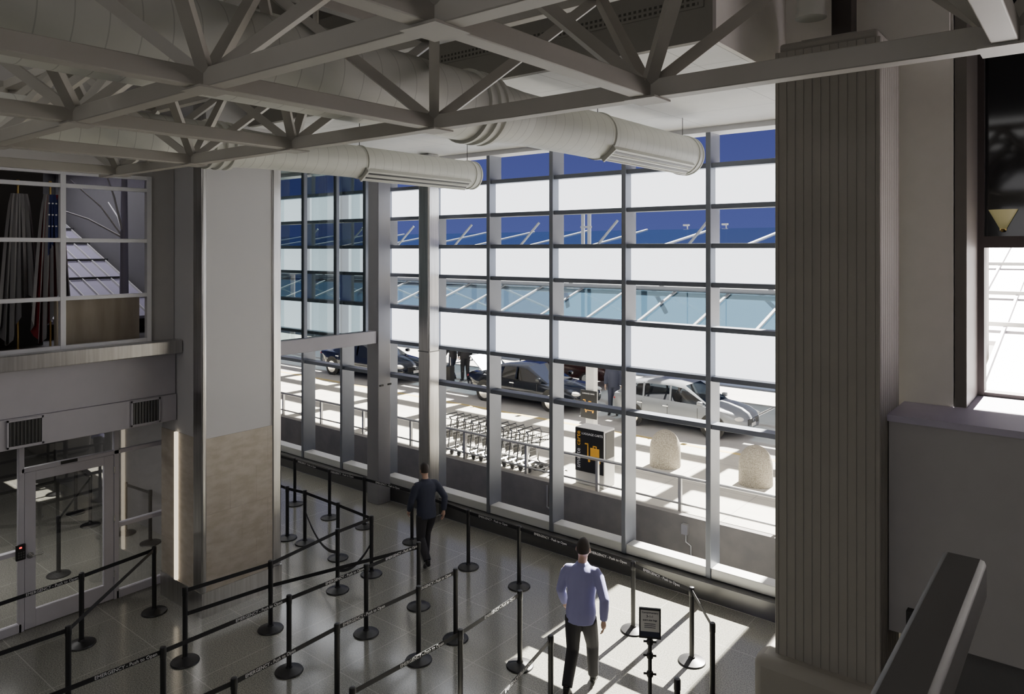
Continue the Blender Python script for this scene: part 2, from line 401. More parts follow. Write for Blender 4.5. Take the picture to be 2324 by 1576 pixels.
# ------------------------------------------------------------ fluted column
fc=thing('fluted_column','massive fluted concrete column at right standing on rounded plinth','column',(-2.0,7.65,0))
x0,x1,y0,y1=-2.512,-1.56,7.26,8.04
def fl(a,b_,n):
    out=[]; L=b_-a; s=L/n
    for i in range(n):
        c_=a+s*(i+.5); out+= [(a+s*i+.008 if i==0 else a+s*i,0),(c_-.006,0),(c_-.004,.007),(c_+.004,.007),(c_+.006,0)]
    out.append((b_-.008,0)); return out
poly=[]
poly+=[(u,y0+v_) for u,v_ in fl(x0,x1,12)]
poly+=[(x1-v_,u) for u,v_ in fl(y0,y1,10)]
poly+=[(x0+x1-u,y1-v_) for u,v_ in fl(x0,x1,12)]
poly+=[(x0+v_,y0+y1-u) for u,v_ in fl(y0,y1,10)]
MB().prism(poly,1.42,7.34).build('shaft','flute',fc,ang=20)
MB().b(x0+.03,x1-.03,y0+.03,y1-.03,7.34,7.43).build('cap','flute',fc,bevel=.03)
MB().b(x0-.17,x1+.17,y0-.17,y1+.17,0,1.42).build('plinth','flute',fc,bevel=.09)
box('plate','steelpaint',-2.3,-1.8,7.4,7.9,7.43,7.46,fc)
box('stub_post','brown',-2.06,-1.88,7.55,7.75,7.46,8.6,fc)
dp=MB().tube((-2.15,7.2,8.6),(-2.15,7.2,7.62),.13).lathe([(.14,0),(.14,.04)],(-2.15,7.2,7.6)); tag(dp.build('drain_pipe','duct'),'short fat pale pipe dropping from ceiling above the fluted column','pipe')
# right-hand walls
st(box('wall_return','white',-1.95,-1.13,8.3,11.2,0,8.6))
pa=st(MB().b(-1.55,5,7.55,8.29,1.84,3.80).b(-1.12,5,8.29,9.2,1.84,3.80).build('wall_parapet','wall'))
st(MB().b(-1.56,5,7.52,8.29,3.80,3.86).b(-1.12,5,8.29,9.12,3.80,3.86).build('trim_4','ledge'))
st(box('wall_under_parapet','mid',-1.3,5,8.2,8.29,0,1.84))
rw=sroot('window_15',(0,9.2,3.86))
box('jamb','brownframe',-1.12,-1.02,8.31,9.3,3.86,8.6,rw); box('jamb','brown',-1.02,-.96,9.1,9.3,3.86,8.6,rw)
box('transom','brown',-.96,5,9.1,9.3,5.42,5.54,rw)
box('dark_pane','panelblack',-.96,5,9.2,9.22,5.54,8.6,rw)
box('bottom_frame','brown',-.96,5,9.12,9.3,3.86,3.90,rw)
mr=thing('metal_roof','sunlit white ribbed metal roof outside the far right window','roof',(4,12,.45))
RA,RB=V((0,9.4,3.70)),V((0,19,5.42))
def rf(x,t,dz=0): p=RA.lerp(RB,t); return V((x,p.y,p.z+dz))
def slab(xa_,xb_,ta,tb):
    m=MB(); m.loft([[rf(xa_,ta),rf(xb_,ta),rf(xb_,ta,.06),rf(xa_,ta,.06)],[rf(xa_,tb),rf(xb_,tb),rf(xb_,tb,.06),rf(xa_,tb,.06)]]); m.build('deck','roofmetal',mr)
slab(-1.1,9,0,1); slab(-3.4,-1.1,.24,1)
for i in range(27):
    x=-3.3+i*.45; MB().bar(rf(x,.24 if x<-1.1 else 0,.09),rf(x,1,.09),.035,.07).build('seam','roofmetal',mr)
for t in (.3,.5,.75): MB().bar(rf(-3.4,t,.14),rf(9,t,.14),.06,.06).build('snow_rail','galv',mr)
for x in (-3.,3.,8.): MB().tube((x,18.6,.45),(x,18.6,5.33),.1).build('post','galv',mr)
sx_=-.80
sc=thing('reflected_sconce','fan shaped amber lamp shape standing in for a reflection in dark glazing','lamp',(sx_,9.1,5.62))  # lamp shape added in place of a lamp reflection in the dark pane
m=MB(); m.loft([[V((sx_+r_*math.cos(a),9.17-r_*.5*abs(math.sin(a)),z)) for a in [PI*k/12 for k in range(13)]] for r_,z in ((.03,5.62),(.07,5.70),(.13,5.82))]); m.build('shade','sconce',sc)
box('backplate','brass',sx_-.03,sx_+.03,9.17,9.199,5.6,5.72,sc); MB().ball((sx_,9.14,5.6),.02,8).build('finial','brass',sc)
hr=thing('guard_rail','thick flat topped dark handrail at lower right in the foreground','rail',(-.3,1.2,3.0))
MB().b(-.338,-.236,-1.5,2.30,4.47,4.58).build('handrail','rail',hr,bevel=.014)
for a in (1.0,-1.2): MB().b(-.31,-.27,a,a+.06,3.0,4.47).build('baluster','rail',hr)
st(box('floor_mezzanine','mid',-.6,5,-6,1.3,2.8,3.0))
bx=thing('junction_box','small dark box mounted low beside the fluted column','box',(-1.32,7.5,1.85))
box('casing','dark',-1.39,-1.25,7.46,7.55,1.85,2.1,bx); box('cover','post',-1.29,-1.25,7.44,7.46,1.88,2.02,bx)

# ------------------------------------------------------------ space frame
sf=thing('space_frame','pale grey steel space frame of square tubes under the ceiling','truss',(-4,2.08,6.33))
mod=1.75; NX=[-3.82+mod*k for k in range(-3,4)]; NY=[3.83,2.08,.33]; ZB,ZT=6.33,7.31
for y in NY: MB().bar((-9.5,y,ZB),(3.4,y,ZB),.105,.105).build('bottom_chord','steelpaint',sf,bevel=.006)
for x in NX: MB().bar((x,3.83,ZB),(x,-1.2,ZB),.10,.10).build('bottom_chord','steelpaint',sf,bevel=.006)
TY=[3.83+mod/2,3.83-mod/2,2.08-mod/2,.33-mod/2]; TX=[NX[0]-mod/2]+[x+mod/2 for x in NX]
for y in TY: MB().bar((TX[0],y,ZT),(TX[-1],y,ZT),.10,.10).build('top_chord','steelpaint',sf,bevel=.006)
for x in TX: MB().bar((x,TY[0],ZT),(x,TY[-1],ZT),.095,.095).build('top_chord','steelpaint',sf,bevel=.006)
for y in NY:
    for x in NX:
        for sx in (-1,1):
            for sy in (-1,1):
                a=V((x+sx*.04,y+sy*.04,ZB+.05)); b_=V((x+sx*(mod/2-.03),y+sy*(mod/2-.03),ZT-.04))
                MB().bar(a,b_,.07,.07).build('web','steelpaint',sf)
        MB().b(x-.1,x+.1,y-.1,y+.1,ZB-.062,ZB-.05).build('node_plate','steelpaint',sf)
for x in TX[::2]:
    for y in TY[::2]: MB().tube((x,y,ZT),(x,y,8.6),.03).build('hanger','steelpaint',sf)
# ducts
def duct(name,label,x,z,ye,r,ycone,r2,yb):
    D=thing(name,label,'duct',(x,ye,z))
    def seg(nm,a,b_,ra,rb,step):
        m=MB(); n=max(1,int((b_-a)/step)); pr=[]; mi=[]
        for i in range(n):
            y=a+(b_-a)*i/n; rr=ra+(rb-ra)*i/n
            pr+=[(rr,y),(rr,y+.008)]; mi+=[1,0]
        pr.append((rb,b_)); k=48; rings=[[m.v((x+q*math.sin(2*PI*j/k),y,z+q*math.cos(2*PI*j/k))) for j in range(k)] for q,y in pr]
        for a_,b2,ii in zip(rings,rings[1:],mi):
            m.mi=ii
            for j in range(k): m.f([a_[j],a_[(j+1)%k],b2[(j+1)%k],b2[j]])
        m.build(nm,['duct','ductline'],D,ang=60)
    seg('tube',ycone+.5,ye,r,r,.16); seg('reducer',ycone,ycone+.5,r2*.93,r,.12); seg('main_tube',yb,ycone-.3,r2,r2,.18)
    MB().lathe([(r2,ycone-.3),(r2+.03,ycone-.29),(r2+.03,ycone-.25),(r2+.005,ycone-.24),(r2+.005,ycone-.17),(r2+.03,ycone-.16),(r2+.03,ycone-.11),(r2+.005,ycone-.10),(r2+.005,ycone-.05),(r2+.025,ycone-.04),(r2+.025,ycone),(r2*.93,ycone+.005)],(x,0,z),'Y',40).build('coupling','duct',D,ang=25)
    for y in (ye-2.4,ye-.12): MB().lathe([(r+.002,y),(r+.014,y+.003),(r+.014,y+.03),(r+.002,y+.034)],(x,0,z),'Y',40).build('clamp_ring','duct',D)
    MB().lathe([(r,ye),(r+.012,ye+.004),(r+.012,ye+.03),(r-.02,ye+.034),(.01,ye+.034)],(x,0,z),'Y',40).build('end_cap','duct',D)
    T=M.Translation((x,0,z))@M.Rotation(R(-38),4,'Y')
    def bx_(m,a,b_,c_,d_,e,f_):
        ps=[T@V((u,v_,w_)) for w_ in (e,f_) for u,v_ in ((a,c_),(b_,c_),(b_,d_),(a,d_))]; c=[m.v(p_) for p_ in ps]
        for q in ((3,2,1,0),(4,5,6,7),(0,1,5,4),(1,2,6,5),(2,3,7,6),(3,0,4,7)): m.f([c[i] for i in q])
    m=MB(); bx_(m,-.10,.10,ye-2.4,ye-.25,-r-.03,-r+.06); bx_(m,-.10,-.085,ye-2.4,ye-.25,-r-.038,-r-.02); bx_(m,.085,.10,ye-2.4,ye-.25,-r-.038,-r-.02); bx_(m,-.010,.010,ye-2.4,ye-.25,-r-.038,-r-.02)
    bx_(m,-.11,.11,ye-2.43,ye-2.4,-r-.05,-r+.09)
    m.build('diffuser','duct',D)
    for a,b_ in ((-.055,-.025),(.03,.06)):
        m=MB(); bx_(m,a,b_,ye-2.38,ye-.27,-r-.034,-r-.029); m.build('slot','black',D)
    for y,q in ((ye-2.4,r),(ye-.12,r)): MB().tube((x,y+.02,z+q),(x,y+.02,7.3),.006,n=6).build('hanger','darkmetal',D)
duct('air_duct','large spiral seamed cream air duct nearer the camera, ending at glass',-4.70,6.76,9.85,.272,5.4,.325,-1.5)
duct('air_duct','farther spiral seamed cream air duct ending beside the steel column',-8.25,6.65,9.15,.228,4.75,.265,-1.5)
for i,(x,z,lab) in enumerate(((-6.6,7.75,'thin pale service pipe high above the space frame, right of two'),(-7.4,7.6,'thin pale service pipe high above the space frame, left of two'))):
    tag(MB().tube((x,-2,z),(x,6.24,z),.07).build('service_pipe','duct'),lab,'pipe')
L=thing('ceiling_grille','long strip of fine slotted vents along the grey bulkhead','grille',(-5,6.25,7.65),0)
box('frame','bulk',-9,-2.8,6.235,6.249,7.60,7.73,L)
for z in (7.625,7.675): box('slotted_strip','slots',-8.95,-2.85,6.23,6.235,z,z+.024,L)
t=thing('downlight','small round recessed downlight in white soffit between the ducts','light',(-7.9,9.6,7.3)); MB().lathe([(.1,-.02),(.1,0)],(-7.9,9.6,7.299)).build('rim','alulight',t); MB().lathe([(.07,-.024),(.07,-.02)],(-7.9,9.6,7.299)).build('lens','dark',t)

# ------------------------------------------------------------ stanchions
BZ=.93
me_base=me_post=me_head=None
def stanchion(px,py,label):
    p=at_z(px,py,.985); p.z=0
    global me_base,me_post,me_head
    s_=thing('belt_stanchion',label,'stanchion',p,0,'belt stanchions on the terrazzo floor')
    if me_base is None:
        b0=MB().lathe([(.178,0),(.18,.006),(.172,.02),(.09,.045),(.045,.055),(.038,.075)],n=32).build('base','black',s_,world=False)
        p0=MB().lathe([(.032,.05),(.032,.87)],n=20).build('post','black',s_,world=False)
        h0=MB().lathe([(.034,.865),(.036,.87),(.036,.965),(.03,.98),(.01,.985)],n=20).build('belt_head','black',s_,world=False)
        me_base,me_post,me_head=b0.data,p0.data,h0.data
    else:
        for nm,me in (('base',me_base),('post',me_post),('belt_head',me_head)):
            o=bpy.data.objects.new(nm,me); COL.objects.link(o); o.parent=s_
    return s_
ST={}
row='black stanchion in the row along the glass, '
for k,px,py,lab in (
 ('A1',669,1040,row+'farthest one just past the clad column'),('A2',748,1065,row+'second past the clad column'),('A3',827,1082,row+'standing before the grey corner post'),
 ('A4',935,1110,row+'left of the dark walking figure'),('A5',1063,1157,row+'first right of the steel column'),('A6',1178,1193,row+'second right of the steel column'),
 ('A7',1325,1240,row+'hidden behind the man in lavender shirt'),('A8',1437,1274,row+'at the top of the sunlit patch'),('A9',1570,1332,row+'inside the sunlit patch on the right'),
 ('A10',1617,1413,'rightmost tall black stanchion, right of the bag sign stand'),
 ('B1',652,1103,'black stanchion close beside the clad column, left of a pair'),('B2',692,1112,'black stanchion close beside the clad column, right of a pair'),('B3',767,1140,'black stanchion behind another one, in the middle far lane'),('B4',843,1170,'black stanchion at the turning corner of the far lane'),
 ('C1',350,1240,'black stanchion before the shop sidelight, left of clad column'),('C2',420,1332,'black stanchion with wide base before the stainless column corner'),('C3',614,1272,'black stanchion in front of the travertine column face'),('C4',766,1200,'black stanchion with the slack hanging belt beside it'),
 ('C5',950,1230,'black stanchion near the feet of the dark figure'),('C6',831,1280,'black stanchion midway along the second queue lane'),('C7',1034,1290,'black stanchion at the end of the middle queue lane'),('C8',656,1350,'black stanchion in mid floor, left half of second lane'),
 ('C9',185,1300,'black stanchion right in front of the shop glass door'),('C10',155,1420,'black stanchion at lower left before the shop door'),('C11',370,1468,'black stanchion cut by bottom edge, below the wide based one'),('C12',765,1415,'black stanchion cut by bottom edge, middle of third lane'),
 ('C13',1045,1428,'black stanchion cut by bottom edge beneath the twisted belt'),('C14',1180,1340,'black stanchion just left of the man in lavender shirt'),('C15',1250,1442,'black stanchion at the man\'s left foot, cut by bottom edge'),('C16',531,1538,'short visible stanchion top at bottom edge, left of centre'),
 ('C17',800,1560,'barely visible stanchion top at bottom edge, centre'),('C18',1537,1540,'stanchion top at bottom edge right of the bag sign stand'),('C19',950,1330,'black stanchion directly in front of another, middle of third lane'),
 ('V1',133,1171,'black stanchion added behind the glass door as a reflection, nearest the glass'),('V2',205,1079,'black stanchion added behind the glass door as a reflection, right of two farther ones'),('V3',172,1056,'black stanchion added behind the glass door as a reflection, farthest one inside'),('V4',285,1094,'black stanchion added behind the sidelight glass as a reflection, left of two'),('V5',341,1112,'black stanchion added behind the sidelight glass as a reflection, next to the column')):  # V posts are added inside the vestibule to stand for hall reflections
    ST[k]=stanchion(px,py,lab)
TXT=text_mesh('EMERGENCY - Push to Open',.052)
def belt(a,b_,txt=None,za=BZ,zb=BZ,sag=0.):
    pa=ST[a].location.copy() if isinstance(a,str) else V(a); pb=ST[b_].location.copy() if isinstance(b_,str) else V(b_)
    root=ST[a] if isinstance(a,str) else ST[b_]
    pa.z=za; pb.z=zb; d=(pb-pa).normalized()
    m=MB(); n=1 if sag==0 else 14; ra=[]
    q0=pa+d*.034; q1=pb-d*.034
    nrm=d.cross(V((0,0,1))).normalized()*.0025
    for i in range(n+1):
        t=i/n; c_=q0.lerp(q1,t); c_.z-=sag*4*t*(1-t)
        ra.append([c_+nrm+V((0,0,.026)),c_-nrm+V((0,0,.026)),c_-nrm-V((0,0,.026)),c_+nrm-V((0,0,.026))])
    m.loft(ra); o=m.build('belt','belt',root,smooth=False)
    if txt is not None:
        dv=d if d.dot(V((CS,SN,0)))>0 else -d
        for t in txt:
            c_=q0.lerp(q1,t)+dv.cross(V((0,0,1))).normalized()*.0045
            put_text(TXT,'letter',c_,dv,o)
A=['A%d'%i for i in range(1,11)]
for i in range(9): belt(A[i],A[i+1],(.5,) if i in (2,4,5,6,7) else (.35,) if i<2 else None)
belt(tuple(at_z(560,1015,BZ)),'A1')
belt(tuple(at_z(590,1085,BZ)),'B1'); belt('B1','B2'); belt('B2','B3'); belt('B3','B4')
belt('B2','C4',za=.6,zb=.6,sag=.2); belt('B4','C4',za=.5,zb=.3,sag=.12); belt('C4','B4')
belt('C9','C1'); belt(tuple(at_z(-40,1385,BZ)),'C9',(.7,))
belt(tuple(at_z(-60,1505,BZ)),'C10'); belt('C10','C1'); belt('C2','C3'); belt('C3','C4')
belt('C2','C3',za=.62,zb=.62); belt('C3','C5',za=.62,zb=.9)
belt('C11','C8',(.75,)); belt('C8','C6',(.72,)); belt('C6','C5',(.68,)); belt(tuple(at_z(60,1602,BZ)),'C11',(.72,))
belt('C16','C12',(.32,)); belt('C12','C19',(.3,)); belt('C19','C7',(.4,)); belt('C17','C13',(.62,)); belt('C13','C14',(.65,))
belt(tuple(at_z(1120,1600,BZ)),'C15',(.4,)); belt(tuple(at_z(330,1640,BZ)),'C16')
belt('V1','V2'); belt('V2','V3'); belt('V4','V5')
# bag sign stand
b0=at_z(1475,1380,1.5); sx,sy=b0.x,b0.y
ss=thing('sign_stand','black sign stand with small framed notice in the sunlit patch','sign stand',(sx,sy,0))
vd=V((-sx,-sy,0)).normalized(); rx=V((-vd.y,vd.x,0))
MB().lathe([(.2,0),(.2,.015),(.04,.04),(.03,.06)],(sx,sy,0)).build('base','black',ss)
MB().tube((sx,sy,.04),(sx,sy,1.17),.022).build('post','black',ss)
for z in (.75,.95,1.1):
    m=MB(); m.lathe([(.03,0),(.036,.01),(.036,.05),(.03,.06)],(sx,sy,z)); m.tube(V((sx,sy,z+.03))-rx*.07,V((sx,sy,z+.03))+rx*.07,.012); m.build('clamp','black',ss)
def panel(name,m_,w_,z0,z1,o0,o1,off=0):
    c0=V((sx,sy,0))
    mb=MB(); c=[mb.v(c0+rx*(a+off)+vd*o+V((0,0,z))) for z in (z0,z1) for a,o in ((-w_,o0),(w_,o0),(w_,o1),(-w_,o1))]
    for q in ((3,2,1,0),(4,5,6,7),(0,1,5,4),(1,2,6,5),(2,3,7,6),(3,0,4,7)): mb.f([c[i] for i in q])
    return mb.build(name,m_,ss,bevel=.004 if name=='frame' else 0)
panel('frame','black',.118,1.17,1.5,-.01,.02); nt_=panel('notice','post',.10,1.195,1.48,.02,.023); bd=panel('notice_band','navy',.10,1.195,1.25,.0231,.0236)
P0=V((sx,sy,0))+vd*.0245
for body,size,z in (('Complimentary',.028,1.455),('3-1-1',.036,1.415),('quart size bags',.026,1.375)):
    put_text(text_mesh(body,size),'navy',P0+V((0,0,z)),rx,nt_)
for z in (1.335,1.315,1.295): 
    mb=MB(); mb.bar(P0+V((0,0,z))-rx*.06,P0+V((0,0,z))+rx*.06,.001,.006); mb.build('small_print','navy',nt_)

# ------------------------------------------------------------ people
def remesh(mb,vox=.014,it=4):
    me=bpy.data.meshes.new('t'); bmesh.ops.recalc_face_normals(mb.bm,faces=mb.bm.faces); mb.bm.to_mesh(me); mb.bm.free()
    o=bpy.data.objects.new('t',me); COL.objects.link(o)
    r=o.modifiers.new('r','REMESH'); r.mode='VOXEL'; r.voxel_size=vox
    s_=o.modifiers.new('s','SMOOTH'); s_.iterations=it; s_.factor=.5
    dg=bpy.context.evaluated_depsgraph_get(); out=bpy.data.meshes.new_from_object(o.evaluated_get(dg)); bpy.data.objects.remove(o)
    m=MB(); m.bm.from_mesh(out); return m
def ell(c,rx_,ry_,n=16): return [V((c[0]+rx_*math.cos(2*PI*k/n),c[1]+ry_*math.sin(2*PI*k/n),c[2])) for k in range(n)]
def person(name,label,loc,rz,J,mats,hgt=1.75,vox=.014,lean=0.):
    """J: joints of both sides, facing +Y. mats: shirt, trousers, hair, shoe"""
    P=thing(name,label,'person',loc,rz); k=hgt/1.75
    def S(p): return V((p[0]*k,(p[1]+lean*max(0,p[2]-.9))*k,p[2]*k))
    hz=J.get('drop',0)
    def Z(p): return S((p[0],p[1],p[2]-hz))
    torso=[((0,0,.86),.155,.115),((0,0,.95),.165,.12),((0,.0,1.08),.148,.105),((0,.005,1.22),.158,.112),((0,0,1.34),.172,.116),((0,-.01,1.42),.145,.092),((0,-.01,1.47),.08,.065)]
    def tors(mb,g,z0,z1):
        mb.loft([ell(Z(c),(a+g)*k,(b_+g)*k) for c,a,b_ in torso if z0<=c[2]<=z1])
    def limb(mb,pts,rads,g=0): mb.path([Z(p) for p in pts],[(r_+g)*k for r_ in rads],12)
    b_=MB(); tors(b_,0,0,2)
    limb(b_,[(0,-.01,1.44),(0,.005,1.5),(0,.02,1.57)],[.06,.055,.055])
    hd=(0,.03,1.635)
    b_.ball(Z(hd),V((.075,.092,.113))*k,20); b_.ball(Z((0,.075,1.585)),V((.05,.045,.055))*k,12)
    b_.path([Z((0,.118,1.65)),Z((0,.14,1.61)),Z((0,.118,1.6))],[.008,.015,.01],8)
    for s_ in (-1,1): b_.ball(Z((s_*.080,.02,1.625)),V((.014,.022,.034))*k,10)
    b_.path([Z((-.022,.118,1.575)),Z((0,.124,1.575)),Z((.022,.118,1.575))],[.006,.008,.006],6)
    for sd,s_ in (('L',-1),('R',1)):
        sh,el,wr=J['sh'+sd],J['el'+sd],J['wr'+sd]; hp,kn,an=J['hp'+sd],J['kn'+sd],J['an'+sd]
        limb(b_,[V(sh)+V((-.07*s_,0,.015)),sh,V(sh).lerp(V(el),.5),el,V(el).lerp(V(wr),.4),wr],[.045,.052,.048,.042,.04,.027])
        limb(b_,[hp,V(hp).lerp(V(kn),.4),kn,V(kn).lerp(V(an),.35),an],[.088,.078,.056,.055,.037])
        d=(V(wr)-V(el)).normalized(); pe=V(wr)+d*.09; limb(b_,[wr,V(wr)+d*.045,pe],[.026,.034,.026])
    body=remesh(b_,vox)
    for sd,s_ in (('L',-1),('R',1)):
        el,wr=V(J['el'+sd]),V(J['wr'+sd]); d=(wr-el).normalized(); fw=V((0,1,0)); fw=(fw-d*fw.dot(d)).normalized(); inn=V((-s_,0,0)); inn=(inn-d*inn.dot(d)-fw*inn.dot(fw)).normalized()
        for i,L in enumerate((.072,.08,.075,.058)):
            o=wr+d*.085+fw*(.027-.018*i)
            body.path([Z(o),Z(o+d*L*.45+inn*.004),Z(o+d*L*.75+inn*.016),Z(o+d*L*.95+inn*.032)],[.0092*k,.0088*k,.008*k,.0062*k],7)
        o=wr+d*.03+fw*.025
        body.path([Z(o),Z(o+d*.03+fw*.022+inn*.008),Z(o+d*.065+fw*.026+inn*.018)],[.012*k,.0105*k,.008*k],7)
    body.build('body','skin',P,world=False,ang=80)
    sm=MB(); sm.loft([ell(Z(c),(a+.018)*k,(e+.018)*k) for c,a,e in [((0,0,.84),.165,.125)]+torso[:-1]+[((0,-.008,1.475),.062,.058),((0,-.004,1.50),.056,.054)]])
    for sd,s_ in (('L',-1),('R',1)):
        sh,el,wr=J['sh'+sd],J['el'+sd],J['wr'+sd]
        limb(sm,[V(sh)+V((-.08*s_,0,.012)),V(sh)+V((-.02*s_,0,.002)),V(sh).lerp(V(el),.2),V(sh).lerp(V(el),.55),el,V(el).lerp(V(wr),.5),V(el).lerp(V(wr),.95)],[.05,.058,.06,.056,.052,.047,.038],.008)
    remesh(sm,vox,7).build('shirt',mats[0],P,world=False,ang=80)
    tm=MB(); tm.loft([ell(Z(c),(a+.012)*k,(e+.012)*k) for c,a,e in (((0,0,.84),.14,.11),((0,0,.90),.16,.118),((0,0,1.0),.155,.115))])
    for sd in 'LR':
        hp,kn,an=J['hp'+sd],J['kn'+sd],J['an'+sd]
        limb(tm,[hp,V(hp).lerp(V(kn),.4),kn,V(kn).lerp(V(an),.4),V(kn).lerp(V(an),.97)],[.09,.084,.066,.06,.052],.012)
    remesh(tm,vox).build('trousers',mats[1],P,world=False,ang=80)
    for sd in 'LR':
        an,to=V(J['an'+sd]),V(J['to'+sd]); d=to-an; hl=an-V((0,.05,0))+V((0,0,-.03))
        m=MB(); m.path([Z(hl+V((0,0,-.01))),Z(an.lerp(to,.3)+V((0,0,-.01))),Z(an.lerp(to,.7)),Z(to),Z(to+V((0,d.y,0)).normalized()*.05)],[.034*k,.042*k,.042*k,.04*k,.022*k],12)
        m.path([Z(an+V((0,0,.03))),Z(an+V((0,0,-.04)))],[.045*k,.045*k],12); remesh(m,.01,2).build('shoe',mats[3],P,world=False,ang=80)
    hm=MB(); n=20; rings=[]
    for i in range(1,9):
        t=PI*.60*i/8; z=.122*math.cos(t)
        rings.append([Z((hd[0]+.083*math.sin(t)*math.cos(a),hd[1]-.006+(.098 if math.sin(a)<0 else (.1 if z>.055 else .02))*math.sin(t)*math.sin(a),hd[2]+.006+z)) for a in [2*PI*q/n for q in range(n)]])
    hm.loft(rings); hm.build('hair',mats[2],P,world=False,ang=80)
    for s_ in (-1,1): MB().ball(Z((s_*.031,.112,1.648)),.011*k,8).build('eye','eye',P,world=False)
    return P
walk=dict(shL=(-.185,-.01,1.40),elL=(-.26,.04,1.14),wrL=(-.245,.19,.93),shR=(.185,-.01,1.40),elR=(.30,-.13,1.17),wrR=(.29,-.09,.92),
 hpL=(-.09,0,.88),knL=(-.10,.02,.48),anL=(-.10,-.27,.18),toL=(-.10,-.16,.055),hpR=(.09,0,.88),knR=(.095,.20,.49),anR=(.095,.24,.085),toR=(.10,.38,.035),drop=0)
stand=dict(shL=(-.185,-.01,1.40),elL=(-.24,-.03,1.14),wrL=(-.25,.06,.90),shR=(.185,-.01,1.40),elR=(.25,-.02,1.14),wrR=(.24,.10,.91),
 hpL=(-.09,0,.90),knL=(-.10,.03,.49),anL=(-.11,-.02,.085),toL=(-.12,.12,.035),hpR=(.09,0,.90),knR=(.095,.03,.49),anR=(.11,0,.085),toR=(.125,.14,.035),drop=0)
sit=dict(shL=(-.185,-.01,1.40),elL=(-.24,.12,1.18),wrL=(-.2,.36,1.22),shR=(.185,-.01,1.40),elR=(.25,.12,1.18),wrR=(.2,.36,1.22),
 hpL=(-.09,.02,.90),knL=(-.13,.42,.92),anL=(-.13,.62,.55),toL=(-.13,.75,.52),hpR=(.09,.02,.90),knR=(.13,.42,.92),anR=(.13,.62,.55),toR=(.13,.75,.52),drop=0)
pm=at_z(1318,1572,0)
person('person','person in lavender shirt and black trousers walking away past the belts',pm,R(20),walk,('shirt','trouser','hair','shoe'),1.82,.011,.14)
pd=at_z(968,1283,0)
person('person','person in dark navy clothes walking before the slim steel column',pd,R(70),walk,('navy','trouser','hair','shoe'),1.72,.014,.08)
ZG=.45
def out_pt(px,Y):
    t=(px-CX)/FP; return V(((-SN+t*CS)/(CS+t*SN)*Y,Y,ZG))
person('person','person in dark jacket standing on the pavement behind silver hatchback',out_pt(1393,19.0),R(200),stand,('navy','navy','hair','shoe'),1.72,.02)
p1=out_pt(1056,20.4); p2=out_pt(1028,20.2)
person('person','person in dark suit at kerb behind black sedan, nearer the suitcase',p1,R(60),stand,('trouser','trouser','hair','shoe'),1.78,.02)
person('person','person in black jacket at kerb, left of the dark suited one',p2,R(80),walk,('trouser','navy','hair','shoe'),1.70,.02)
q=out_pt(1018,19.6)
su=thing('suitcase','small black upright suitcase standing on the pavement by the travellers','suitcase',q)
MB().b(q.x-.2,q.x+.2,q.y-.13,q.y+.13,ZG+.06,ZG+.66).build('case','black',su,bevel=.03)
MB().path([(q.x-.1,q.y,ZG+.65),(q.x-.1,q.y,ZG+.98),(q.x+.1,q.y,ZG+.98),(q.x+.1,q.y,ZG+.65)],.01,6).build('handle','chrome',su)
for a in (-.16,.16):
    for b_ in (-.1,.1): MB().tube((q.x+a,q.y+b_-.015,ZG+.035),(q.x+a,q.y+b_+.015,ZG+.035),.034).build('wheel','rubber',su)

# ------------------------------------------------------------ outside
st(box('sidewalk','conc',-60,17,12.6,17.4,-.4,ZG)); st(box('road','road',-70,30,17.4,80,-.4,ZG-.005))
st(box('trim_5','yellow',-60,12,17.15,17.3,ZG,ZG+.004))
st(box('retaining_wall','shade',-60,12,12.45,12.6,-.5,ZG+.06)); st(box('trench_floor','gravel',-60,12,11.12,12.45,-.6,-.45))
ro=MB().b(-40,5,11.4,18,12.9,13.1).b(-40,-6.05,18,26.2,12.9,13.1).b(-3.95,-2.6,18,26.2,12.9,13.1)  # unseen slotted slab and bars added to shape sun patch and pavement stripes
for i in range(13): ro.b(-40+i*3.0,-39.55+i*3.0,26.2,31.5,12.9,13.1)
for y in (27.6,29.5,31.2): ro.b(-40,-2.6,y,y+.4,12.9,13.1)
st(ro.build('sun_mask_slab','wall'))
rl=thing('guard_rail','long galvanised pedestrian railing on the kerb outside the glass','rail',(-10,12.72,ZG))
MB().tube((-30,12.72,1.12),(0,12.72,1.12),.032).build('top_rail','galv',rl); MB().tube((-30,12.72,.62),(0,12.72,.62),.02).build('bottom_rail','galv',rl)
for i in range(17): MB().b(-30+i*1.83,-29.94+i*1.83,12.69,12.75,ZG,1.1).build('post','galv',rl)
for i,(X_,lab) in enumerate(((-7.79,'speckled domed concrete bollard on pavement, left of two'),(-5.69,'speckled domed concrete bollard on pavement, beside the fluted column'))):
    pr=[(.345,0),(.35,.02),(.345,.40)]+[(.345*math.cos(t),.40+.42*math.sin(t)) for t in [PI/2*j/10 for j in range(1,11)]]
    pr[-1]=(.01,.82)
    tag(MB().lathe(pr,(X_,15.27,ZG),n=28).build('bollard','aggr'),lab,'bollard')
cd=thing('conduit','thin grey electrical conduit with socket box on retaining wall','conduit',(-6,12.43,-.44))
cx=out_pt(1555,12.4).x
MB().path([(cx+.1,12.43,-.44),(cx+.1,12.43,.0),(cx,12.43,.05),(cx,12.43,.22)],.018,8).build('pipe','galv',cd); box('socket_box','galv',cx-.06,cx+.06,12.36,12.448,.2,.38,cd)
cd=thing('conduit','bent pair of electrical conduits climbing beside the luggage carts','conduit',(-9,12.43,-.44))
cx=out_pt(1240,12.4).x
for a in (0,.1): MB().path([(cx+a+.25,12.43,-.44),(cx+a+.2,12.43,-.1),(cx+a,12.43,.0),(cx+a,12.43,.45)],.018,8).build('pipe','galv',cd)
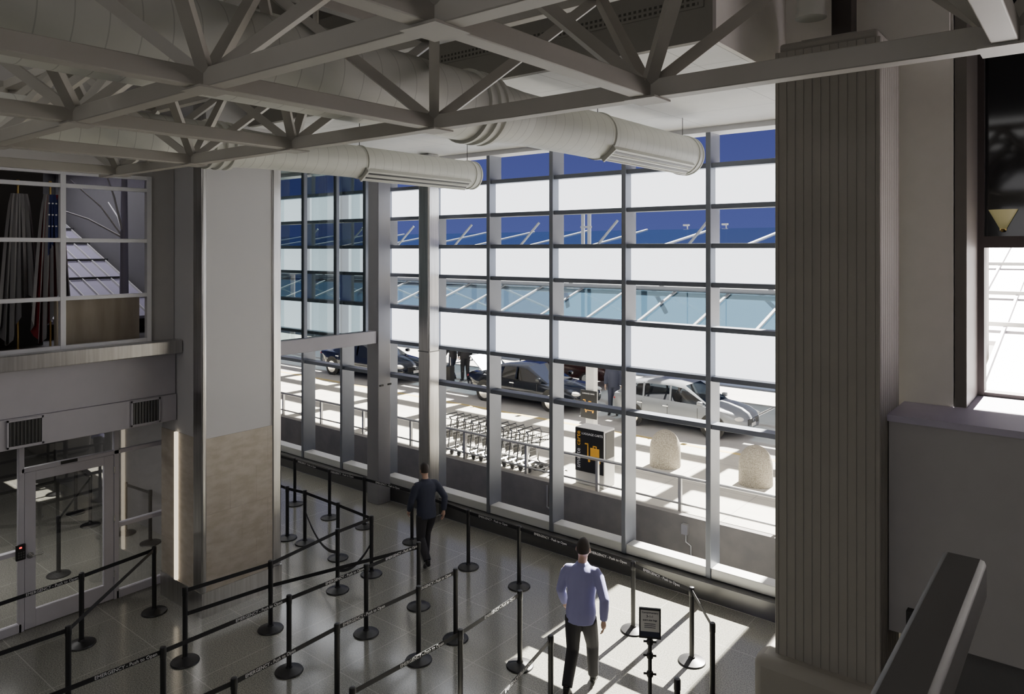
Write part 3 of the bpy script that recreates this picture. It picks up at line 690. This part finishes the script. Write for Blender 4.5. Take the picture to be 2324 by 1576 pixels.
# luggage carts
ct=thing('luggage_cart','chrome luggage cart, rightmost of the nested row behind the railing','luggage cart',(0,0,0),0,'nested luggage carts')
m=MB()
for s_ in (-1,1):
    m.path([(.55,s_*.20,.10),(-.35,s_*.27,.14),(-.42,s_*.27,.2),(-.30,s_*.27,.95),(-.36,s_*.27,1.02)],.018,8)
    m.path([(-.33,s_*.22,.74),(.02,s_*.22,.80),(.06,s_*.22,.95),(-.3,s_*.22,.95)],.012,6)
for x_ in (.5,.25,0,-.25): m.tube((x_,-.24,.125),(x_,.24,.125),.009,n=6)
for z in (.3,.5,.7): m.tube((-.4+.15*(z-.2),-.27,z),(-.4+.15*(z-.2),.27,z),.011,n=6)
for y in (-.15,-.05,.05,.15): m.path([(-.33,y,.74),(.02,y,.80),(.06,y,.95)],.008,6)
m.tube((.06,-.22,.95),(.06,.22,.95),.012,n=6)
m.build('frame','cart',ct,world=False)
MB().tube((-.36,-.29,1.02),(-.36,.29,1.02),.017).build('handle','black',ct,world=False)
pn=MB().b(-.375,-.36,-.12,.12,.36,.56).build('sign_panel','black',ct,world=False); MB().b(-.378,-.375,-.07,.07,.42,.5).build('sign_mark','orange',pn,world=False)
for a,b_ in ((.5,0),(-.3,-.25),(-.3,.25)):
    MB().lathe([(.03,-.02),(.065,-.018),(.065,.018),(.03,.02)],(a,b_,.065),'Y',14).build('wheel','darkmetal',ct,world=False)
ct.scale=(.88,.9,.88)
xs=[out_pt(1236,13.1).x-.235*i for i in range(12)]
names=['rightmost','second from right','third from right','fourth from right','fifth from right','sixth from right','sixth from left','fifth from left','fourth from left','third from left','second from left','leftmost']
for i,x_ in enumerate(xs):
    if i==0: ct.location=(x_,13.1,ZG); ct.rotation_euler=(0,0,R(0))
    else: dup(ct,(x_,13.1,ZG),0,'chrome luggage cart, %s in the nested row behind the railing'%names[i])
# luggage cart kiosk
kp=out_pt(1338,12.95)
K=thing('cart_kiosk','black and white luggage cart vending kiosk beside the carts','kiosk',kp)
box('cabinet','post',kp.x-.36,kp.x+.36,kp.y,kp.y+.42,ZG,ZG+1.2,K,bevel=.02)
pn=box('front_panel','black',kp.x-.35,kp.x+.35,kp.y-.012,kp.y-.001,ZG+.28,ZG+1.19,K)
sp=box('side_panel','black',kp.x+.361,kp.x+.372,kp.y+.04,kp.y+.38,ZG+.6,ZG+1.15,K)
put_text(text_mesh('LUGGAGE CARTS',.066),'letter',(kp.x+.07,kp.y-.015,ZG+1.08),(1,0,0),pn)
put_text(text_mesh('smarte',.15),'letter',(kp.x-.27,kp.y-.015,ZG+.55),(0,0,1),pn,(-1,0,0)); put_text(text_mesh('carte',.15),'orange',(kp.x-.27,kp.y-.015,ZG+.97),(0,0,1),pn,(-1,0,0))
def icon(ox,y,oz,s_,par):
    m=MB()
    def r_(a,b_,c_,d_): m.b(ox+a*s_,ox+b_*s_,y-.004,y,oz+c_*s_,oz+d_*s_)
    r_(-.05,.30,.08,.40); r_(.05,.08,.40,.47); r_(.17,.20,.40,.47); r_(.05,.20,.45,.48)
    r_(-.14,.36,.0,.035); r_(-.17,-.13,.0,.52); r_(-.27,-.13,.49,.53)
    for c_ in (-.10,.30): m.lathe([(.045*s_,-.004),(.045*s_,0)],(ox+c_*s_,y,oz-.05*s_),'Y',16)
    m.build('cart_symbol','orange',par)
icon(kp.x+.06,kp.y-.013,ZG+.56,.62,pn)
kp2=out_pt(1338,15.4)
K=thing('sign_post','white post with small black luggage cart sign behind the kiosk','sign',kp2)
box('post','post',kp2.x-.12,kp2.x+.12,kp2.y,kp2.y+.2,ZG,ZG+2.5,K,bevel=.02)
pn=box('sign_panel','black',kp2.x-.24,kp2.x+.24,kp2.y-.05,kp2.y-.02,ZG+.75,ZG+1.45,K,bevel=.01); icon(kp2.x-.02,kp2.y-.052,ZG+.95,.5,pn)
put_text(text_mesh('LUGGAGE CARTS',.045),'letter',(kp2.x,kp2.y-.054,ZG+1.37),(1,0,0),pn)
# cars
def car(label,loc,paint,kind,sc_=1.,boot=False):
    c_=thing('car',label,'car',loc); c_.scale=(sc_,sc_,sc_)
    if kind=='hatch':
        S_=[(-2.2,.66,.42,.80),(-2.12,.80,.32,.95),(-1.7,.88,.24,1.0),(-.8,.9,.22,.98),(.2,.9,.22,.95),(.9,.9,.22,.93),(1.4,.89,.22,.87),(1.85,.84,.22,.78),(2.1,.72,.25,.68),(2.22,.52,.3,.58)]
        G=[(-2.06,.74,.98,.62),(-1.62,.78,1.36,.56),(-.9,.82,1.445,.58),(-.1,.82,1.455,.58),(.3,.82,1.41,.58),(1.12,.80,.94,.70)]; wb=(-1.38,1.32); Lf=2.22
    elif kind=='suv':
        S_=[(-2.3,.7,.5,1.0),(-2.2,.85,.38,1.1),(-1.7,.92,.3,1.15),(-.8,.94,.3,1.12),(.2,.94,.3,1.1),(.9,.94,.3,1.08),(1.5,.92,.3,1.02),(2.0,.88,.3,.92),(2.25,.76,.32,.8),(2.36,.56,.38,.7)]
        G=[(-2.15,.78,1.12,.7),(-1.95,.8,1.55,.64),(-1.0,.84,1.68,.64),(0,.84,1.68,.64),(.35,.84,1.6,.62),(1.15,.82,1.08,.72)]; wb=(-1.4,1.42); Lf=2.36
    else:
        S_=[(-2.4,.66,.42,.78),(-2.3,.82,.3,.88),(-1.8,.9,.23,.92),(-.9,.91,.22,.90),(.2,.91,.22,.88),(1.0,.91,.22,.86),(1.6,.9,.22,.80),(2.05,.86,.22,.72),(2.3,.74,.25,.64),(2.42,.55,.3,.55)]
        G=[(-1.75,.74,.91,.64),(-1.05,.79,1.27,.57),(-.55,.82,1.345,.58),(-.05,.82,1.355,.58),(.25,.82,1.32,.58),(1.15,.80,.87,.70)]; wb=(-1.42,1.42); Lf=2.42
    m=MB(); rings=[]
    for x,w_,zb,zs in S_:
        h_=[(w_*.82,zb),(w_*.96,zb+.06),(w_*1.0,zb+(zs-zb)*.45),(w_*.985,zb+(zs-zb)*.78),(w_*.93,zs-.02),(w_*.78,zs+.01),(w_*.35,zs+.035)]
        rings.append([V((x,y,z)) for y,z in h_]+[V((x,-y,z)) for y,z in reversed(h_)])
    m.loft(rings)
    g=MB(); gr=[]
    for x,wbt,zr,wt in G:
        zb={'suv':1.02,'hatch':.88}.get(kind,.82)
        if zr<1.13: pts=[(wbt,zb),(wt+.05,zr-.02),(wt,zr)]
        else: pts=[(wbt+.03,zb),(wt+.06,zr-.085),(wt-.04,zr)]
        gr.append([(x,y,z) for y,z in pts]+[(x,-y,z) for y,z in reversed(pts)])
    n=len(G)
    for i in range(n-1):
        for j in range(5):
            fr=(gr[i][j],gr[i][j+1],gr[i+1][j+1],gr[i+1][j]); tgt=m
            if j in (0,4) and 0<i<n-1: tgt=g
            if j==2 and i in (0,n-2): tgt=g
            tgt.f([tgt.v(p) for p in fr])
    bmesh.ops.remove_doubles(m.bm,verts=m.bm.verts,dist=.0005); bmesh.ops.remove_doubles(g.bm,verts=g.bm.verts,dist=.0005)
    m.build('body',paint,c_,world=False,ang=50); g.build('window','carglass',c_,world=False,ang=50)
    zr_=G[3][2]
    for s_ in (-1,1):
        for xa in (-.12,-1.05): MB().bar((xa+.05,s_*.86,.92),(xa-.02,s_*.655,zr_-.07),.06,.02,up=(0,s_,0)).build('pillar',paint,c_,world=False)
        MB().b(.86,1.02,s_*.94-.07,s_*.94+.07,.93,1.05).build('mirror',paint,c_,world=False,bevel=.03)
        for xa in (-.1,-1.0): MB().b(xa-.2,xa-.02,s_*.9-.012,s_*.9+.012,.76,.785).build('door_handle','chrome',c_,world=False)
        for xa in (.85,-.15,-1.05): MB().b(xa-.005,xa+.005,s_*.902-.004,s_*.902+.004,.3,.84).build('door_seam','black',c_,world=False)
        hl=MB(); hl.ball((Lf-.24,s_*.63,.63),(.2,.15,.075),14); hl.build('headlight','post',c_,world=False)
        MB().ball((-Lf+.14,s_*.68,.78),(.1,.13,.08),12).build('tail_light','flagred',c_,world=False)
        for xw in wb:
            yo=s_*.905
            MB().lathe([(.385,-.004),(.385,.004)],(xw,yo,.35),'Y',28).build('wheel_arch','rubber',c_,world=False)
            a_,b_=(yo-.005,yo+.02) if s_>0 else (yo-.02,yo+.005)
            w_=MB().lathe([(.2,min(yo-.18*s_,yo)),(.315,min(yo-.18*s_,yo)+.01),(.325,a_),(.30,b_),(.2,b_)] if s_>0 else [(.2,a_-.002),(.30,a_),(.325,b_),(.315,yo+.17),(.2,yo+.18)],(xw,0,.325),'Y',28).build('wheel','rubber',c_,world=False)
            rm=MB(); ys=yo+s_*.022
            rm.lathe([(.20,ys-.004),(.225,ys-.004),(.225,ys+.004),(.20,ys+.004)],(xw,0,.325),'Y',28)
            for q_ in range(7):
                a=2*PI*q_/7; rm.bar((xw,ys,.325),(xw+.21*math.cos(a),ys,.325+.21*math.sin(a)),.045,.01,up=(0,1,0))
            rm.build('rim','chrome',w_,world=False)
    if boot: MB().loft([[V((-1.7,y,z)) for y,z in ((-.7,.95),(.7,.95),(.7,1.0),(-.7,1.0))],[V((-2.3,y,z)) for y,z in ((-.66,1.42),(.66,1.42),(.66,1.47),(-.66,1.47))],[V((-2.42,y,z)) for y,z in ((-.6,1.40),(.6,1.40),(.6,1.45),(-.6,1.45))]]).build('raised_boot_lid','transom',c_,world=False)
    MB().b(Lf-.06,Lf+.015,-.42,.42,.42,.60).build('grille','black',c_,world=False,bevel=.01)
    MB().b(Lf+.016,Lf+.025,-.16,.16,.36,.46).build('licence_plate','post',c_,world=False)
    e=MB(); e.path([(Lf+.022,.075*math.cos(t),.545+.045*math.sin(t)) for t in [2*PI*j/16 for j in range(17)]],.008,6); e.bar((Lf+.022,-.05,.56),(Lf+.022,0,.525),.008,.012); e.bar((Lf+.022,.05,.56),(Lf+.022,0,.525),.008,.012); e.build('badge','chrome',c_,world=False)
    return c_
car('silver hatchback parked at the kerb nearest the fluted column',(-9.10,19.0,ZG),'silver','hatch',.88)
car('black sedan with raised boot lid parked behind the luggage carts',(-14.4,18.95,ZG),'carblack','sedan',.94,True)
car('black car parked farthest left along the kerb, seen past the steel column',(-22.3,19.0,ZG),'carblack','sedan')
car('dark red car passing in the far lane behind the sign post',(-15.6,22.9,ZG),'carred','suv',.85)
person('person','person in white shirt seated at the wheel of silver hatchback',(-9.40,19.28,ZG-.32),R(-90),sit,('whitecloth','navy','hair','shoe'),1.46,.02)
# canopies
cp=thing('glass_canopy','sloping turquoise glass canopy with pale ribs across the roadway','canopy',(-20,24,ZG))
xa=-50
N=23
for i in range(N+1):
    x=xa+2*i; MB().bar((x,21,2.8),(x,28,5.0),.09,.12).build('rib','canopyrib',cp)
for i in range(N):
    x=xa+2*i; m=MB(); m.f([m.v(p) for p in ((x+.05,21,2.82),(x+1.95,21,2.82),(x+1.95,28,5.02),(x+.05,28,5.02))]); m.build('glass_panel','canopyglass',cp)
MB().tube((xa,24.3,3.98),(xa+2*N,24.3,3.98),.1).build('purlin','canopyrib',cp); MB().bar((xa,28,5.02),(xa+2*N,28,5.02),.12,.16).build('purlin','canopyrib',cp); MB().bar((xa,21,2.8),(xa+2*N,21,2.8),.12,.14).build('eave_beam','canopyrib',cp)
for i in range(6): MB().tube((xa+4+8*i,24.6,ZG),(xa+4+8*i,24.6,4.0),.12).build('post','canopyrib',cp)
for i in range(11):
    x=xa+4*i+1; MB().tube((x,24.6,4.0),(x+1.6,26,6.6),.05).build('strut','canopyrib',cp)
cp=thing('glass_canopy','dark blue glass canopy beyond the turquoise one, against the sky','canopy',(-20,33,ZG))
for i in range(20):
    x=xa-10+4*i; MB().bar((x,31,5.55),(x,37,6.5),.12,.14).build('rib','canopyrib',cp)
    m=MB(); m.f([m.v(p) for p in ((x+.06,31,5.57),(x+3.94,31,5.57),(x+3.94,37,6.52),(x+.06,37,6.52))]); m.build('glass_panel','canopyblue',cp)
MB().bar((xa-10,31,5.5),(xa+70,31,5.5),.15,.2).build('eave_beam','canopyrib',cp)
for i in range(8): MB().tube((xa-4+9*i,33,ZG),(xa-4+9*i,33,5.8),.15).build('post','canopyrib',cp)
mp=out_pt(1330,30)
ma=thing('mast','tall twin pole mast rising beyond the glass canopies','mast',mp)
for dx in (-.18,.18): MB().tube((mp.x+dx,30,ZG),(mp.x+dx,30,7.2),.09).build('pole','canopyrib',ma)
MB().bar((mp.x-.3,30,6.5),(mp.x+.3,30,6.5),.1,.1).build('cross_bar','canopyrib',ma)
for i,(px,lab) in enumerate(((1560,'small lamp head on thin stalk above canopy, left of two'),(1648,'small lamp head on thin stalk above canopy, right of two'))):
    lp=out_pt(px,38); l=thing('lamp_post',lab,'lamp',lp)
    MB().tube(lp,(lp.x,38,6.75),.03).build('stalk','canopyrib',l); MB().b(lp.x-.22,lp.x+.09,37.9,38.1,6.73,6.82).build('head','canopyrib',l)

# ------------------------------------------------------------ light, sky, camera
w=bpy.data.worlds.new('World'); SC.world=w; w.use_nodes=True; nt=w.node_tree; bg=nt.nodes['Background']
tc=nt.nodes.new('ShaderNodeTexCoord'); sp=nt.nodes.new('ShaderNodeSeparateXYZ'); rp=nt.nodes.new('ShaderNodeValToRGB')
nt.links.new(tc.outputs['Generated'],sp.inputs[0]); nt.links.new(sp.outputs['Z'],rp.inputs['Fac']); nt.links.new(rp.outputs['Color'],bg.inputs['Color'])
e=rp.color_ramp.elements; e[0].position=.0; e[0].color=(.085,.11,.34,1); e[1].position=.7; e[1].color=(.34,.39,.52,1)
x_=e.new(.22); x_.color=(.06,.07,.26,1)
bg.inputs['Strength'].default_value=1.
def light(kind,name,loc,rot,en,size=1,sy_=None,col=(1,1,1)):
    l=bpy.data.lights.new(name,kind); l.energy=en; l.color=col
    if kind=='AREA':
        l.size=size
        if sy_: l.shape='RECTANGLE'; l.size_y=sy_
    o=bpy.data.objects.new(name,l); COL.objects.link(o); o.location=loc; o.rotation_euler=rot; return o
s_=light('SUN','sun',(0,30,30),(R(-47),0,0),74.,col=(1,.95,.86)); s_.data.angle=.005
light('AREA','hall_fill',(-4,-3.5,8.4),(R(20),0,0),110,6,3,(.99,.97,.95))  # unseen fill lamp added above the hall
light('AREA','hall_fill',(-8,.5,8.4),(0,0,0),50,5,2,(.99,.97,.95))  # second added fill, over the queue
light('AREA','mezzanine_fill',(0,-5,6.0),(R(88),0,R(30)),85,5,3,(.98,.96,.98))  # added fill behind the camera, lifts the undersides
light('AREA','corridor_fill',(-17,8.8,7.2),(0,0,0),80,4,2)  # added fill for the passage beyond the screen wall
light('AREA','shop_fill',(-14,3.5,2.7),(0,0,0),130,2,2,(1,.97,.95))  # added fill that brightens the vestibule behind the shop glass
light('AREA','office_fill',(-12.2,3.2,8.0),(0,0,0),6,1,2,(1,.85,.65))  # added dim fill so the flags show in the office
light('AREA','slope_fill',(-16,5.4,8.3),(0,0,0),130,4,1.6,(.92,.9,1))  # added fill for the ribbed slope; no real light well here
cam=bpy.data.cameras.new('camera'); co=bpy.data.objects.new('camera',cam); COL.objects.link(co)
cam.sensor_width=36; cam.clip_end=300; cam.clip_start=.05
cam.lens=FP/2324*36; cam.shift_y=-(788-CY)/2324
co.location=(0,0,H); co.rotation_euler=(PI/2,0,YAW); SC.camera=co
